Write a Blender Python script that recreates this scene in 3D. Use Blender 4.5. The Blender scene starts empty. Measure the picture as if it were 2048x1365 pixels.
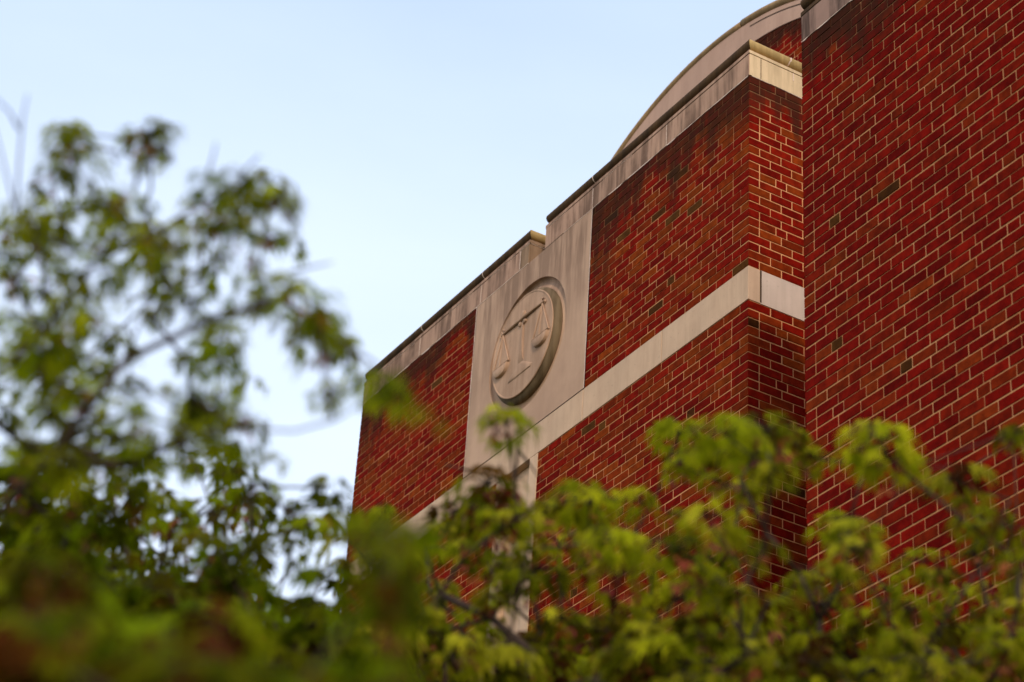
import bpy, bmesh, math, random
import numpy as np
from mathutils import Vector, Matrix

SC = bpy.context.scene
COL = SC.collection
GZ = 10.2                       # height of the band's top edge above the ground

# ------------------------------------------------------------------ camera
CAM_LOC = Vector((10.3719, -7.6015, -8.5872 + GZ))
RGT = Vector((0.5203, 0.8521, 0.0576))
FWD = Vector((-0.74250, 0.41670, 0.52445)).normalized()
RGT = Vector((0.52, 0.852, 0.058))
RGT = (RGT - FWD * RGT.dot(FWD)).normalized()
UP = RGT.cross(FWD).normalized()
FPX = 4566.79                   # focal length in pixels of the 2048-wide photograph
cam_d = bpy.data.cameras.new('camera')
cam = bpy.data.objects.new('camera', cam_d)
COL.objects.link(cam)
cam.matrix_world = Matrix((
    (RGT.x, UP.x, -FWD.x, CAM_LOC.x),
    (RGT.y, UP.y, -FWD.y, CAM_LOC.y),
    (RGT.z, UP.z, -FWD.z, CAM_LOC.z),
    (0, 0, 0, 1)))
cam_d.sensor_width = 36.0
cam_d.lens = FPX / 2048 * 36
cam_d.clip_start = 0.05
cam_d.clip_end = 2000
cam_d.dof.use_dof = True
cam_d.dof.focus_distance = 14.6
cam_d.dof.aperture_fstop = 2.85
SC.camera = cam

# ------------------------------------------------------------------ light
SUN_DIR = Vector((0.83, -0.42, 0.44)).normalized()      # towards the sun
SUN_STRENGTH, SUN_ANGLE = 0.85, 4.0
SKY_STRENGTH, EXPOSURE = 0.12, 1.14
HAZE_LOW, HAZE_HIGH, HAZE_MIX = (5.6, 5.8, 6.2), (2.75, 3.45, 4.75), .64
world = bpy.data.worlds.new('World')
SC.world = world
world.use_nodes = True
wn = world.node_tree
bg = wn.nodes['Background']
sky = wn.nodes.new('ShaderNodeTexSky')
sky.sky_type = 'NISHITA'
sky.sun_disc = False
sky.sun_elevation = math.asin(SUN_DIR.z)
sky.sun_rotation = math.atan2(SUN_DIR.x, SUN_DIR.y)
sky.air_density = 1.0
sky.dust_density = 1.0
sky.ozone_density = 1.0
# thin bright haze spread over the whole sky, a little whiter low down
tcw = wn.nodes.new('ShaderNodeTexCoord'); sepw = wn.nodes.new('ShaderNodeSeparateXYZ')
wn.links.new(tcw.outputs['Generated'], sepw.inputs[0])
mrw = wn.nodes.new('ShaderNodeMapRange')
mrw.inputs[1].default_value = .34; mrw.inputs[2].default_value = .72
wn.links.new(sepw.outputs[2], mrw.inputs[0])
hz = wn.nodes.new('ShaderNodeMix'); hz.data_type = 'RGBA'
hz.inputs[6].default_value = (*HAZE_LOW, 1); hz.inputs[7].default_value = (*HAZE_HIGH, 1)
wn.links.new(mrw.outputs[0], hz.inputs[0])
mxw = wn.nodes.new('ShaderNodeMix'); mxw.data_type = 'RGBA'
nzw = wn.nodes.new('ShaderNodeTexNoise'); nzw.inputs['Scale'].default_value = 3.2; nzw.inputs['Detail'].default_value = 5
mpw = wn.nodes.new('ShaderNodeMapping'); mpw.inputs['Scale'].default_value = (1, 1, 3.0); mpw.inputs['Rotation'].default_value = (.2, .3, .4)
wn.links.new(tcw.outputs['Generated'], mpw.inputs[0]); wn.links.new(mpw.outputs[0], nzw.inputs['Vector'])
mrv = wn.nodes.new('ShaderNodeMapRange')
mrv.inputs[1].default_value = .35; mrv.inputs[2].default_value = .7; mrv.inputs[3].default_value = HAZE_MIX - .05; mrv.inputs[4].default_value = HAZE_MIX + .07
wn.links.new(nzw.outputs[0], mrv.inputs[0]); wn.links.new(mrv.outputs[0], mxw.inputs[0])
wn.links.new(sky.outputs[0], mxw.inputs[6]); wn.links.new(hz.outputs[2], mxw.inputs[7])
wn.links.new(mxw.outputs[2], bg.inputs[0])
bg.inputs[1].default_value = SKY_STRENGTH
sun_d = bpy.data.lights.new('sun', 'SUN')
sun_d.energy = SUN_STRENGTH
sun_d.angle = math.radians(SUN_ANGLE)
sun_d.color = (1.0, 0.83, 0.62)
sun = bpy.data.objects.new('sun', sun_d)
sun.rotation_euler = SUN_DIR.to_track_quat('Z', 'Y').to_euler()
sun.location = SUN_DIR * 60
COL.objects.link(sun)
SC.view_settings.view_transform = 'Standard'
SC.view_settings.look = 'None'
SC.view_settings.exposure = EXPOSURE
SC.view_settings.gamma = 1
SC.cycles.use_denoising = True
SC.cycles.max_bounces = 8

# ------------------------------------------------------------------ helpers
def tag(o, label=None, cat=None, group=None, kind=None):
    if label: o['label'] = label
    if cat: o['category'] = cat
    if group: o['group'] = group
    if kind: o['kind'] = kind
    return o

def empty(name, loc, label, cat, group=None):
    o = bpy.data.objects.new(name, None)
    o.location = loc
    o.empty_display_size = 0.2
    COL.objects.link(o)
    return tag(o, label, cat, group)

class MB:
    """collects polygons (with an optional colour for each) and links them as one mesh object"""
    def __init__(self): self.v, self.f, self.c = [], [], []
    def add(self, vs, fs, col=None):
        b = len(self.v)
        self.v += [tuple(p) for p in vs]
        self.f += [tuple(b + i for i in q) for q in fs]
        self.c += [col] * len(fs)
    def box(self, x0, x1, y0, y1, z0, z1, col=None):
        vs = [(x, y, z) for z in (z0, z1) for y in (y0, y1) for x in (x0, x1)]
        self.add(vs, [(0, 2, 3, 1), (4, 5, 7, 6), (0, 1, 5, 4), (2, 6, 7, 3), (0, 4, 6, 2), (1, 3, 7, 5)], col)
    def tube(self, pts, rad, n=6, col=None, cap=True):
        pts = [Vector(p) for p in pts]
        rings = []
        ref = None
        for i, p in enumerate(pts):
            t = (pts[min(i + 1, len(pts) - 1)] - pts[max(i - 1, 0)])
            if t.length < 1e-9: t = Vector((0, 0, 1))
            t.normalize()
            if ref is None or abs(ref.dot(t)) > .95:
                ref = Vector((0, 0, 1)) if abs(t.z) < .9 else Vector((1, 0, 0))
            a = t.cross(ref).normalized(); b = t.cross(a)
            r = rad[i] if hasattr(rad, '__len__') else rad
            rings.append([p + (a * math.cos(2 * math.pi * k / n) + b * math.sin(2 * math.pi * k / n)) * r for k in range(n)])
        vs = [q for rr in rings for q in rr]
        fs = [(i * n + k, i * n + (k + 1) % n, (i + 1) * n + (k + 1) % n, (i + 1) * n + k)
              for i in range(len(pts) - 1) for k in range(n)]
        if cap:
            fs += [tuple(range(n - 1, -1, -1)), tuple((len(pts) - 1) * n + k for k in range(n))]
        self.add(vs, fs, col)
    def build(self, name, mat, parent=None, smooth=False, loc=None, attr='tint'):
        me = bpy.data.meshes.new(name)
        me.from_pydata(self.v, [], self.f)
        me.materials.append(mat)
        if any(c is not None for c in self.c):
            at = me.attributes.new(attr, 'FLOAT_COLOR', 'FACE')
            arr = np.array([(*(c or (1, 1, 1)), 1) for c in self.c], dtype=np.float32).ravel()
            at.data.foreach_set('color', arr)
        if smooth:
            me.polygons.foreach_set('use_smooth', [True] * len(me.polygons))
        me.update()
        o = bpy.data.objects.new(name, me)
        COL.objects.link(o)
        if loc is not None: o.location = loc
        if parent is not None: o.parent = parent
        return o

class NT:
    """small node-tree writer"""
    def __init__(self, name):
        self.m = bpy.data.materials.new(name)
        self.m.use_nodes = True
        self.t = self.m.node_tree
        self.t.nodes.clear()
    def n(self, typ, **kw):
        nd = self.t.nodes.new(typ)
        for k, v in kw.items(): setattr(nd, k, v)
        return nd
    def set(self, sock, v):
        if hasattr(v, 'is_linked') or hasattr(v, 'links'): self.t.links.new(v, sock)
        elif isinstance(v, tuple) and len(v) == 3 and sock.type == 'RGBA': sock.default_value = (*v, 1)
        else: sock.default_value = v
    def math(self, op, a, b=0.0, c=0.0, clamp=False):
        nd = self.n('ShaderNodeMath', operation=op, use_clamp=clamp)
        for i, v in enumerate((a, b, c)): self.set(nd.inputs[i], v)
        return nd.outputs[0]
    def mix(self, f, a, b, blend='MIX'):
        nd = self.n('ShaderNodeMix', data_type='RGBA', blend_type=blend)
        self.set(nd.inputs[0], f); self.set(nd.inputs[6], a); self.set(nd.inputs[7], b)
        return nd.outputs[2]
    def pos(self):
        return self.n('ShaderNodeTexCoord').outputs['Object']
    def sep(self, v):
        nd = self.n('ShaderNodeSeparateXYZ'); self.set(nd.inputs[0], v); return nd.outputs
    def comb(self, x, y, z):
        nd = self.n('ShaderNodeCombineXYZ')
        for i, v in enumerate((x, y, z)): self.set(nd.inputs[i], v)
        return nd.outputs[0]
    def scale(self, v, s):
        nd = self.n('ShaderNodeVectorMath', operation='MULTIPLY'); self.set(nd.inputs[0], v); nd.inputs[1].default_value = s
        return nd.outputs[0]
    def noise(self, v, s, detail=3.0, rough=.55):
        nd = self.n('ShaderNodeTexNoise'); self.set(nd.inputs['Vector'], v)
        nd.inputs['Scale'].default_value = s; nd.inputs['Detail'].default_value = detail; nd.inputs['Roughness'].default_value = rough
        return nd.outputs[0]
    def ramp(self, v, lo, hi, a=0.0, b=1.0):
        nd = self.n('ShaderNodeMapRange', interpolation_type='SMOOTHSTEP')
        self.set(nd.inputs[0], v)
        for i, q in zip((1, 2, 3, 4), (lo, hi, a, b)): self.set(nd.inputs[i], q)
        return nd.outputs[0]
    def attr(self, name):
        return self.n('ShaderNodeAttribute', attribute_name=name).outputs['Color']
    def bump(self, h, strength, dist):
        nd = self.n('ShaderNodeBump'); nd.inputs['Strength'].default_value = strength
        nd.inputs['Distance'].default_value = dist; self.set(nd.inputs['Height'], h)
        return nd.outputs[0]
    def out(self, shader):
        o = self.n('ShaderNodeOutputMaterial'); self.t.links.new(shader, o.inputs[0]); return self.m
    def principled(self, col, rough=.85, normal=None, spec=.25):
        p = self.n('ShaderNodeBsdfPrincipled')
        self.set(p.inputs['Base Color'], col); self.set(p.inputs['Roughness'], rough)
        p.inputs['Specular IOR Level'].default_value = spec
        if normal is not None: self.set(p.inputs['Normal'], normal)
        return p.outputs[0]

def soot_factor(t, ztop, reach=1.0, amount=1.0):
    """dirt washed down from the coping: uneven tongues hanging below the height ztop"""
    p = t.pos(); x, y, z = t.sep(p)
    u = t.math('ADD', x, t.math('MULTIPLY', y, 1.31))
    lng = t.noise(t.comb(u, 0.0, 0.0), 1.3, 3.0, .6)
    lng = t.ramp(lng, .36, .68, .10 * reach, .95 * reach)
    streak = t.noise(t.comb(t.math('MULTIPLY', u, 9.0), 3.1, t.math('MULTIPLY', z, 1.1)), 1.0, 3.0, .6)
    lng = t.math('MULTIPLY', lng, t.math('ADD', .45, t.math('MULTIPLY', streak, 1.1)))
    below = t.math('SUBTRACT', ztop, z)
    k = t.math('DIVIDE', below, lng)
    f = t.ramp(k, .25, 1.0, 1.0, 0.0)
    f = t.math('MULTIPLY', f, t.ramp(streak, .25, .55, .55, 1.0))
    return t.math('MULTIPLY', f, amount, clamp=True)

def brick_material(name, ztop, reach=1.0, amount=.9):
    t = NT(name); p = t.pos()
    tint = t.attr('tint')
    n1 = t.noise(p, 14.0, 4.0, .65)
    n2 = t.noise(p, 90.0, 3.0, .7)
    c = t.mix(1.0, tint, t.mix(t.ramp(n1, .3, .7), (.72, .68, .66), (1.25, 1.3, 1.3)), 'MULTIPLY')
    c = t.mix(t.math('MULTIPLY', t.ramp(n2, .6, .75), .25), c, (.05, .018, .01))
    c = t.mix(soot_factor(t, ztop, reach, amount), c, (.030, .012, .006))
    return t.out(t.principled(c, .92, t.bump(n2, .35, .004), .03))

def mortar_material(name, ztop, reach=1.0, amount=.93, k=1.0):
    t = NT(name); p = t.pos()
    n1 = t.noise(p, 3.0, 4.0, .6); n2 = t.noise(p, 60.0, 3.0, .6)
    c = t.mix(t.ramp(n1, .35, .65), tuple(q * k for q in (.58, .245, .100)), tuple(q * k for q in (.72, .34, .155)))
    c = t.mix(t.ramp(n2, .55, .8), c, (.44, .19, .075))
    c = t.mix(soot_factor(t, ztop, reach * 1.15, amount), c, (.05, .02, .012))
    return t.out(t.principled(c, .95, t.bump(n2, .4, .004), .03))

def stone_material(name, base=(.47, .33, .25), dirt=(.17, .105, .075), dirt_amount=.5, mottle=.5, streaky=1.0):
    t = NT(name); p = t.pos(); x, y, z = t.sep(p)
    u = t.math('ADD', x, t.math('MULTIPLY', y, 1.31))
    n1 = t.noise(p, 2.2, 5.0, .6); n2 = t.noise(p, 160.0, 3.0, .7)
    st = t.noise(t.comb(t.math('MULTIPLY', u, 7.0), 1.0, t.math('MULTIPLY', z, .9)), 1.0, 4.0, .62)
    st2 = t.noise(t.comb(t.math('MULTIPLY', u, 24.0), 5.0, t.math('MULTIPLY', z, 1.6)), 1.0, 3.0, .6)
    b2 = tuple(q * 1.14 for q in base); b1 = tuple(q * .8 for q in base)
    c = t.mix(t.ramp(n1, .3, .7), b1, b2)
    c = t.mix(mottle, base, c)
    s = t.math('ADD', t.math('MULTIPLY', st, .7), t.math('MULTIPLY', st2, .3))
    s = t.math('MULTIPLY', t.ramp(s, .40, .60), t.ramp(t.noise(p, 3.1, 4.0, .65), 0.32, .56, .5, 1.0))
    c = t.mix(t.math('MULTIPLY', s, dirt_amount * streaky), c, dirt)
    c = t.mix(t.math('MULTIPLY', t.ramp(t.noise(p, 35.0, 3.0, .6), .62, .72), .18), c, (.1, .07, .05))
    return t.out(t.principled(c, .9, t.bump(n2, .25, .003), .2))

def panel_material():
    """limestone of the tall panel: clean below, dirt running down from its top edge"""
    t = NT('panel_limestone'); p = t.pos(); x, y, z = t.sep(p)
    n1 = t.noise(p, 1.6, 5.0, .6); n2 = t.noise(p, 150.0, 3.0, .7)
    c = t.mix(t.ramp(n1, .3, .7), (.40, .246, .162), (.51, .325, .215))
    st = t.noise(t.comb(t.math('MULTIPLY', x, 8.0), 1.0, t.math('MULTIPLY', z, .8)), 1.0, 4.0, .62)
    fade = t.ramp(z, GZ + .35, GZ + 1.6, .14, 1.0)
    f = t.math('MULTIPLY', t.ramp(st, .38, .60), fade)
    c = t.mix(t.math('MULTIPLY', f, .62), c, (.125, .068, .042))
    return t.out(t.principled(c, .9, t.bump(n2, .25, .003), .2))

def plain(name, col, rough=.9, var=.15, scale=20.0):
    t = NT(name)
    n = t.noise(t.pos(), scale, 4.0, .6)
    c = t.mix(t.ramp(n, .3, .7), tuple(q * (1 - var) for q in col), tuple(q * (1 + var) for q in col))
    return t.out(t.principled(c, rough, t.bump(n, .3, .004), .2))

def leaf_material():
    t = NT('young_leaves'); tint = t.attr('tint')
    n = t.noise(t.pos(), 40.0, 2.0, .6)
    c = t.mix(t.ramp(n, .3, .7), t.mix(1.0, tint, (.8, .8, .8), 'MULTIPLY'), t.mix(1.0, tint, (1.15, 1.15, 1.1), 'MULTIPLY'))
    a = t.principled(c, .8, None, .02)
    b = t.n('ShaderNodeBsdfTranslucent')
    t.set(b.inputs[0], t.mix(1.0, c, (1.25, 1.15, .6), 'MULTIPLY'))
    m = t.n('ShaderNodeMixShader'); m.inputs[0].default_value = .48
    t.t.links.new(a, m.inputs[1]); t.t.links.new(b.outputs[0], m.inputs[2])
    return t.out(m.outputs[0])

# ------------------------------------------------------------------ ground
def make_ground():
    t = NT('grass_ground'); p = t.pos()
    n1 = t.noise(p, .15, 5.0, .6); n2 = t.noise(p, 9.0, 4.0, .7)
    c = t.mix(t.ramp(n1, .3, .7), (.05, .07, .02), (.09, .10, .035))
    c = t.mix(t.ramp(n2, .4, .7), c, (.03, .045, .012))
    mat = t.out(t.principled(c, .95, t.bump(n2, .6, .03), .1))
    m = MB()
    m.add([(-600, -600, 0), (600, -600, 0), (600, 600, 0), (-600, 600, 0)], [(0, 1, 2, 3)])
    tag(m.build('ground', mat), 'short grass on the ground round the brick building', None, None, 'structure')
make_ground()

# ------------------------------------------------------------------ building
C = 0.2032 / 3                  # one brick course
H = 0.093                       # half a brick with its joint
J = 0.0055                      # half a mortar joint
FT = 24 * C                     # underside of the frieze above the band's top edge
BB = -4 * C                     # underside of the band
XL = -5.83                      # left end of the facade
PX0, PX1 = -3.80, -2.037        # stone panel
QX0, QX1 = -3.255, -2.655       # pier below it
WX, WY = 1.852, -0.971          # corner of the nearer wing
WT = 0.228                      # underside of the wing's frieze
GY = 1.64                       # plane of the arched gable wall
AX, AZ = -2.92, 1.10            # centre of the arch

rng = random.Random(7)
RED = [(.160, .0040, .0012), (.145, .0035, .0012), (.175, .0055, .0015), (.130, .0030, .0010), (.165, .0085, .0018)]
ORANGE = [(.165, .015, .0022), (.150, .012, .0020), (.180, .021, .0028)]
DARK = [(.060, .019, .0035), (.048, .0135, .0025), (.075, .026, .0048)]
def brick_tint(header, p_or, tone=1.0, dk=1.0, warm=1.0):
    r = rng.random()
    if header: pool = DARK if r < .10 * dk else ORANGE if r < .10 * dk + .42 else RED
    else: pool = DARK if r < .006 * dk else ORANGE if r < .006 * dk + p_or else RED
    c = rng.choice(pool); k = rng.uniform(.84, 1.14) * tone
    if pool is DARK: warm = 1.0
    return (c[0] * k * (1 + .06 * (warm - 1)), c[1] * k * warm, c[2] * k)

def course_cuts(k, width, phase):
    """joints of course k (counted downwards) measured from the corner; returns (u0, u1, is_header)"""
    out = []
    if k % 6 == 0:                                   # a course of alternate headers and stretchers
        out.append((0, H, True)); out.append((H, 2.5 * H, False)); u = 2.5 * H; hd = True
        if phase: out = [(0, 2 * H, False), (2 * H, 3.5 * H, False)]; u = 3.5 * H
        while u < width:
            s = H if hd else 2 * H
            out.append((u, u + s, hd)); u += s; hd = not hd
    else:
        u = 0
        if (k + phase) % 2: out.append((0, H, False)); u = H
        while u < width: out.append((u, u + 2 * H, False)); u += 2 * H
    return [(a, min(b, width), h) for a, b, h in out if a < width - .012]

def brick_area(mb, mo, org, ud, nd, width, ztop, courses, k0=0, phase=0, skip=None, keep=None, p_or=.2, tone=1.0, dk=1.0, warm=1.0):
    """lay bricks (mb) on a bed of mortar (mo). org: world xy of the corner; ud: along the wall; nd: outwards."""
    ud = Vector(ud); nd = Vector(nd); org = Vector(org)
    def P(u, z, d): return org + ud * u + nd * d + Vector((0, 0, z))
    for i in range(courses):
        z1 = ztop - i * C; z0 = z1 - C; zm = (z0 + z1) / 2
        for a, b, h in course_cuts(k0 + i, width, phase):
            spans = [(a, b)]
            for (s0, s1, t0, t1) in (skip or ()):
                if t0 < zm < t1:
                    nx = []
                    for (p, q) in spans:
                        if q <= s0 or p >= s1: nx.append((p, q)); continue
                        if p < s0: nx.append((p, s0))
                        if q > s1: nx.append((s1, q))
                    spans = nx
            for (p, q) in spans:
                if q - p < .022: continue
                if keep and not keep((p + q) / 2, zm): continue
                jj = [rng.uniform(-.0012, .0012) for _ in range(4)]
                e0 = p if p < 1e-6 else p + J + jj[0] * .8
                e1 = q - J + jj[1] * .8
                wv = .0011 * math.sin(1.9 * p + i * 2.3) 
                lo = z0 + J + jj[2] * .8 + wv; hi = z1 - J + jj[3] * .8 + wv
                d = rng.uniform(-.0008, .0012)
                tl = rng.uniform(-.0008, .0008)
                vs = [P(e0, lo, d), P(e1, lo, d + tl), P(e1, hi, d + tl), P(e0, hi, d),
                      P(e0, lo, -.012), P(e1, lo, -.012), P(e1, hi, -.012), P(e0, hi, -.012)]
                fs = [(0, 1, 2, 3), (1, 5, 6, 2), (3, 2, 6, 7), (0, 4, 5, 1)]
                if p > 1e-6: fs.append((0, 3, 7, 4))
                if ud.cross(Vector((0, 0, 1))).dot(nd) < 0: fs = [f[::-1] for f in fs]
                mb.add(vs, fs, brick_tint(h, p_or, tone, dk, warm))

def quad(m, a, b, c, d): m.add([a, b, c, d], [(0, 1, 2, 3)])

bld = empty('brick_building', (0, 0, 0), 'red brick courthouse building with stone bands, scales medallion and arched gable', 'building')

M_BRICK = brick_material('facade_brick', GZ + FT, 1.15, .82)
M_MORT = mortar_material('facade_mortar', GZ + FT, 1.15, .85, .88)
M_WBRICK = brick_material('wing_brick', GZ + WT, .75)
M_WMORT = mortar_material('wing_mortar', GZ + WT, .75, .93, .74)
M_GBRICK = brick_material('gable_brick', GZ + 4.05, .8)
M_GMORT = mortar_material('gable_mortar', GZ + 4.05, .8)
M_FRIEZE = stone_material('weathered_limestone', (.42, .25, .168), (.105, .056, .034), .85, .7)
M_WFRIEZE = stone_material('sooty_limestone', (.30, .18, .135), (.07, .040, .028), .95, .7)
M_NOTCH = stone_material('brown_stained_limestone', (.30, .185, .110), (.11, .062, .032), .9, .8)
M_BAND = stone_material('clean_limestone', (.56, .375, .245), (.34, .205, .125), .3, .5)
M_BANDR = stone_material('skylight_tinted_limestone', (.57, .435, .345), (.40, .30, .23), .3, .4)  # whiter, cooler light past the corner is painted into this band's colour
M_PANEL = panel_material()
M_RETST = stone_material('pale_limestone', (.60, .43, .255), (.30, .21, .11), .5, .5)
M_MEDAL = stone_material('carved_limestone', (.46, .285, .185), (.19, .105, .058), .55, .6, .8)
M_RIM = stone_material('rim_limestone', (.18, .12, .065), (.050, .029, .011), .7, .7)
M_COPE = stone_material('algae_and_shade_coping', (.085, .043, .016), (.026, .014, .006), .75, .8)  # algae stains plus the shade under the roll, both in the base colour
M_COPER = stone_material('sun_tinted_coping', (.43, .285, .115), (.17, .105, .035), .55, .6)  # golden sunlight on the right-facing roll, put into its base colour
M_ARCH = stone_material('arch_limestone', (.47, .295, .215), (.3, .17, .12), .25, .35)
M_AROLL = stone_material('arch_coping', (.36, .225, .11), (.15, .085, .035), .5, .5)
M_POINT = plain('pale_pointing', (.66, .48, .38), .95, .12)
M_GROOVE = plain('open_joint', (.06, .035, .02), .95, .1)
M_ROOF = plain('roof_membrane', (.16, .15, .14), .9, .2, 3.0)

# --- brickwork of the facade and its short return
def part_wall(name, fn, mb_mat, mo_mat, label=None):
    mb, mo = MB(), MB()
    fn(mb, mo)
    b = mb.build(name, mb_mat, bld)
    if label: b['label'] = label
    mo.build('mortar_bed', mo_mat, b)
    return b

NF = int((GZ + FT) / C)
def facade(mb, mo):
    # u runs left from the corner
    w = -XL
    brick_area(mb, mo, (0, 0, 0), (-1, 0, 0), (0, -1, 0), w, GZ + FT, NF, k0=0, phase=1,
               skip=[(-PX1, -PX0, GZ, GZ + FT), (-QX1, -QX0, 0, GZ + BB), (-1, w + 1, GZ + BB, GZ)], p_or=.30, warm=1.35)
    m = .004
    for x0, x1, z0, z1 in ((XL + m, PX0 - .003, GZ, GZ + FT), (PX1 + .003, -m, GZ, GZ + FT),
                           (XL + m, QX0 - .003, 0, GZ + BB), (QX1 + .003, -m, 0, GZ + BB)):
        quad(mo, (x0, m, z0), (x1, m, z0), (x1, m, z1), (x0, m, z1))
def ret(mb, mo):
    brick_area(mb, mo, (0, 0, 0), (0, 1, 0), (1, 0, 0), GY, GZ + FT, NF, k0=0, phase=0,
               skip=[(-1, 9, GZ + BB, GZ)], p_or=.3, warm=1.2)
    m = .004
    quad(mo, (-m, m, 0), (-m, GY, 0), (-m, GY, GZ + FT), (-m, m, GZ + FT))
def left_end(mb, mo):
    brick_area(mb, mo, (XL, 0, 0), (0, 1, 0), (-1, 0, 0), 6.0, GZ + FT, NF, k0=0, phase=0,
               skip=[(-1, 9, GZ + BB, GZ)])
    m = .004
    quad(mo, (XL + m, 6, 0), (XL + m, m, 0), (XL + m, m, GZ + FT), (XL + m, 6, GZ + FT))
part_wall('brick_wall', facade, M_BRICK, M_MORT, 'long red brick wall round the stone panel')
part_wall('brick_wall', ret, M_BRICK, M_MORT, 'narrow brick return wall below the corner coping')
part_wall('brick_wall', left_end, M_BRICK, M_MORT)
NW = int((GZ + WT) / C)
def wing(mb, mo):
    brick_area(mb, mo, (WX, WY, 0), (1, 0, 0), (0, -1, 0), 5.6, GZ + WT, NW, k0=3, phase=0, p_or=.12, tone=.86, dk=.4)
    m = .004
    quad(mo, (WX + m, WY + m, 0), (WX + 5.6, WY + m, 0), (WX + 5.6, WY + m, GZ + WT), (WX + m, WY + m, GZ + WT))
def wing_left(mb, mo):
    brick_area(mb, mo, (WX, WY, 0), (0, 1, 0), (-1, 0, 0), GY - WY, GZ + WT, NW, k0=3, phase=1, p_or=.15)
    m = .004
    quad(mo, (WX + m, GY, 0), (WX + m, WY + m, 0), (WX + m, WY + m, GZ + WT), (WX + m, GY, GZ + WT))
part_wall('brick_wall', wing, M_WBRICK, M_WMORT, 'deep red brick wall of the nearer wing')
part_wall('brick_wall', wing_left, M_WBRICK, M_WMORT)

# --- arched gable behind the parapet
R_OUT, R_ROLL, R_LINE, R_IN = 3.457, 3.375, 3.325, 3.15
def gable(mb, mo):
    def keep(u, z):
        x = AX + 3.5 - u
        return z > GZ - .4 and (z < GZ + AZ or math.hypot(x - AX, z - GZ - AZ) < R_IN + .09)
    ztop = GZ + AZ + 3.25
    brick_area(mb, mo, (AX + 3.5, GY, 0), (-1, 0, 0), (0, -1, 0), 7.0, ztop, int(4.6 / C), k0=2, phase=0, keep=keep, p_or=.2)
    n = 48; y = GY + .004
    pts = [(AX + (R_IN + .12) * math.cos(a), y, GZ + AZ + (R_IN + .12) * math.sin(a)) for a in [math.pi * i / n for i in range(n + 1)]]
    pts += [(AX - R_IN - .12, y, GZ - .5), (AX + R_IN + .12, y, GZ - .5)]
    mo.add(pts, [tuple(range(len(pts) - 1, -1, -1))])
gb = part_wall('gable_wall', gable, M_GBRICK, M_GMORT, 'arched brick gable wall set back behind the parapet')

def sweep_arch(prof, a0, a1, n, closed=True):
    """sweep a closed profile of (radius, y) round the arch centre"""
    m = MB(); k = len(prof); vs = []
    for i in range(n + 1):
        a = a0 + (a1 - a0) * i / n
        for r, y in prof:
            vs.append((AX + r * math.cos(a), y, GZ + AZ + r * math.sin(a)))
    fs = [(i * k + j, (i + 1) * k + j, (i + 1) * k + (j + 1) % k, i * k + (j + 1) % k) for i in range(n) for j in range(k)]
    fs += [tuple(range(k)), tuple(n * k + j for j in range(k - 1, -1, -1))]
    m.add(vs, fs)
    return m
def fix(o):
    bm = bmesh.new(); bm.from_mesh(o.data); bmesh.ops.recalc_face_normals(bm, faces=bm.faces); bm.to_mesh(o.data); bm.free()
    return o
a_split = math.acos((1.503 * 0 + (-2.35) - AX) / R_OUT)
f0 = GY - .006
def fascia_mesh():
    m = MB(); n = 96; vs = []
    for i in range(n + 1):
        a = math.pi * i / n; ri = 3.070 + .30 * math.cos(a)
        for r, y in ((ri, f0), (ri, GY + .3), (R_ROLL + .006, GY + .3), (R_ROLL + .006, f0)):
            vs.append((AX + r * math.cos(a), y, GZ + AZ + r * math.sin(a)))
    m.add(vs, [(i * 4 + j, (i + 1) * 4 + j, (i + 1) * 4 + (j + 1) % 4, i * 4 + (j + 1) % 4) for i in range(n) for j in range(4)]
          + [(0, 1, 2, 3), tuple(n * 4 + j for j in (3, 2, 1, 0))])
    return m
fas = fix(fascia_mesh().build('arch_fascia', M_ARCH, gb))
gv = [(R_LINE, f0 - .002), (R_LINE, f0 + .02), (R_LINE + .012, f0 + .02), (R_LINE + .012, f0 - .002)]
fix(sweep_arch(gv, .2, 1.36, 40).build('joint_line', M_GROOVE, fas))
def roll_prof(off):
    c, rr = R_ROLL + .041 + off, .041
    pr = [(c - rr * math.cos(t), f0 + .030 - rr * math.sin(t) * 1.25) for t in [math.pi * i / 10 for i in range(11)]]
    return pr + [(R_OUT + off, GY + .3), (R_ROLL + off, GY + .3)]
fix(sweep_arch(roll_prof(0), 1.405, math.pi, 60).build('arch_coping', M_AROLL, gb, True))
fix(sweep_arch(roll_prof(.012), 0, 1.40, 48).build('arch_coping', M_AROLL, gb, True))

# --- stone band, panel, pier
def stone(name, mat, fn, parent=bld, label=None, bevel=.004):
    m = MB(); fn(m)
    o = m.build(name, mat, parent)
    if bevel:
        md = o.modifiers.new('edge', 'BEVEL'); md.width = bevel; md.segments = 2; md.limit_method = 'ANGLE'
    if label: o['label'] = label
    return o
e = .003
cuts = [0, -1.02, PX1 - .006]
def band_f(m):
    xs = [0 + e, -1.019, -2.042, -3.828, -4.85, XL]
    for a, b in zip(xs, xs[1:]):
        m.box(b + .0028 if b > XL else b, a - (.0028 if a < 0 else 0), -e, .10, GZ + BB + .002, GZ - .002)
band_o = stone('stone_band', M_BAND, band_f, bld, 'pale stone band along the long facade')
def band_r(m):
    m.box(-.05, e, .1015, GY, GZ + BB + .002, GZ - .002)
    m.box(-.05, e - .0005, .1005, .1014, GZ + BB + .002, GZ - .002)
band_ro = stone('stone_band', M_BANDR, band_r, bld, 'short pale stone band on the return wall')
g = MB(); g.box(e - .001, e + .0015, .0945, .1075, GZ + BB + .012, GZ - .004)
g.build('open_joint', M_GROOVE, band_ro)
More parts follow.
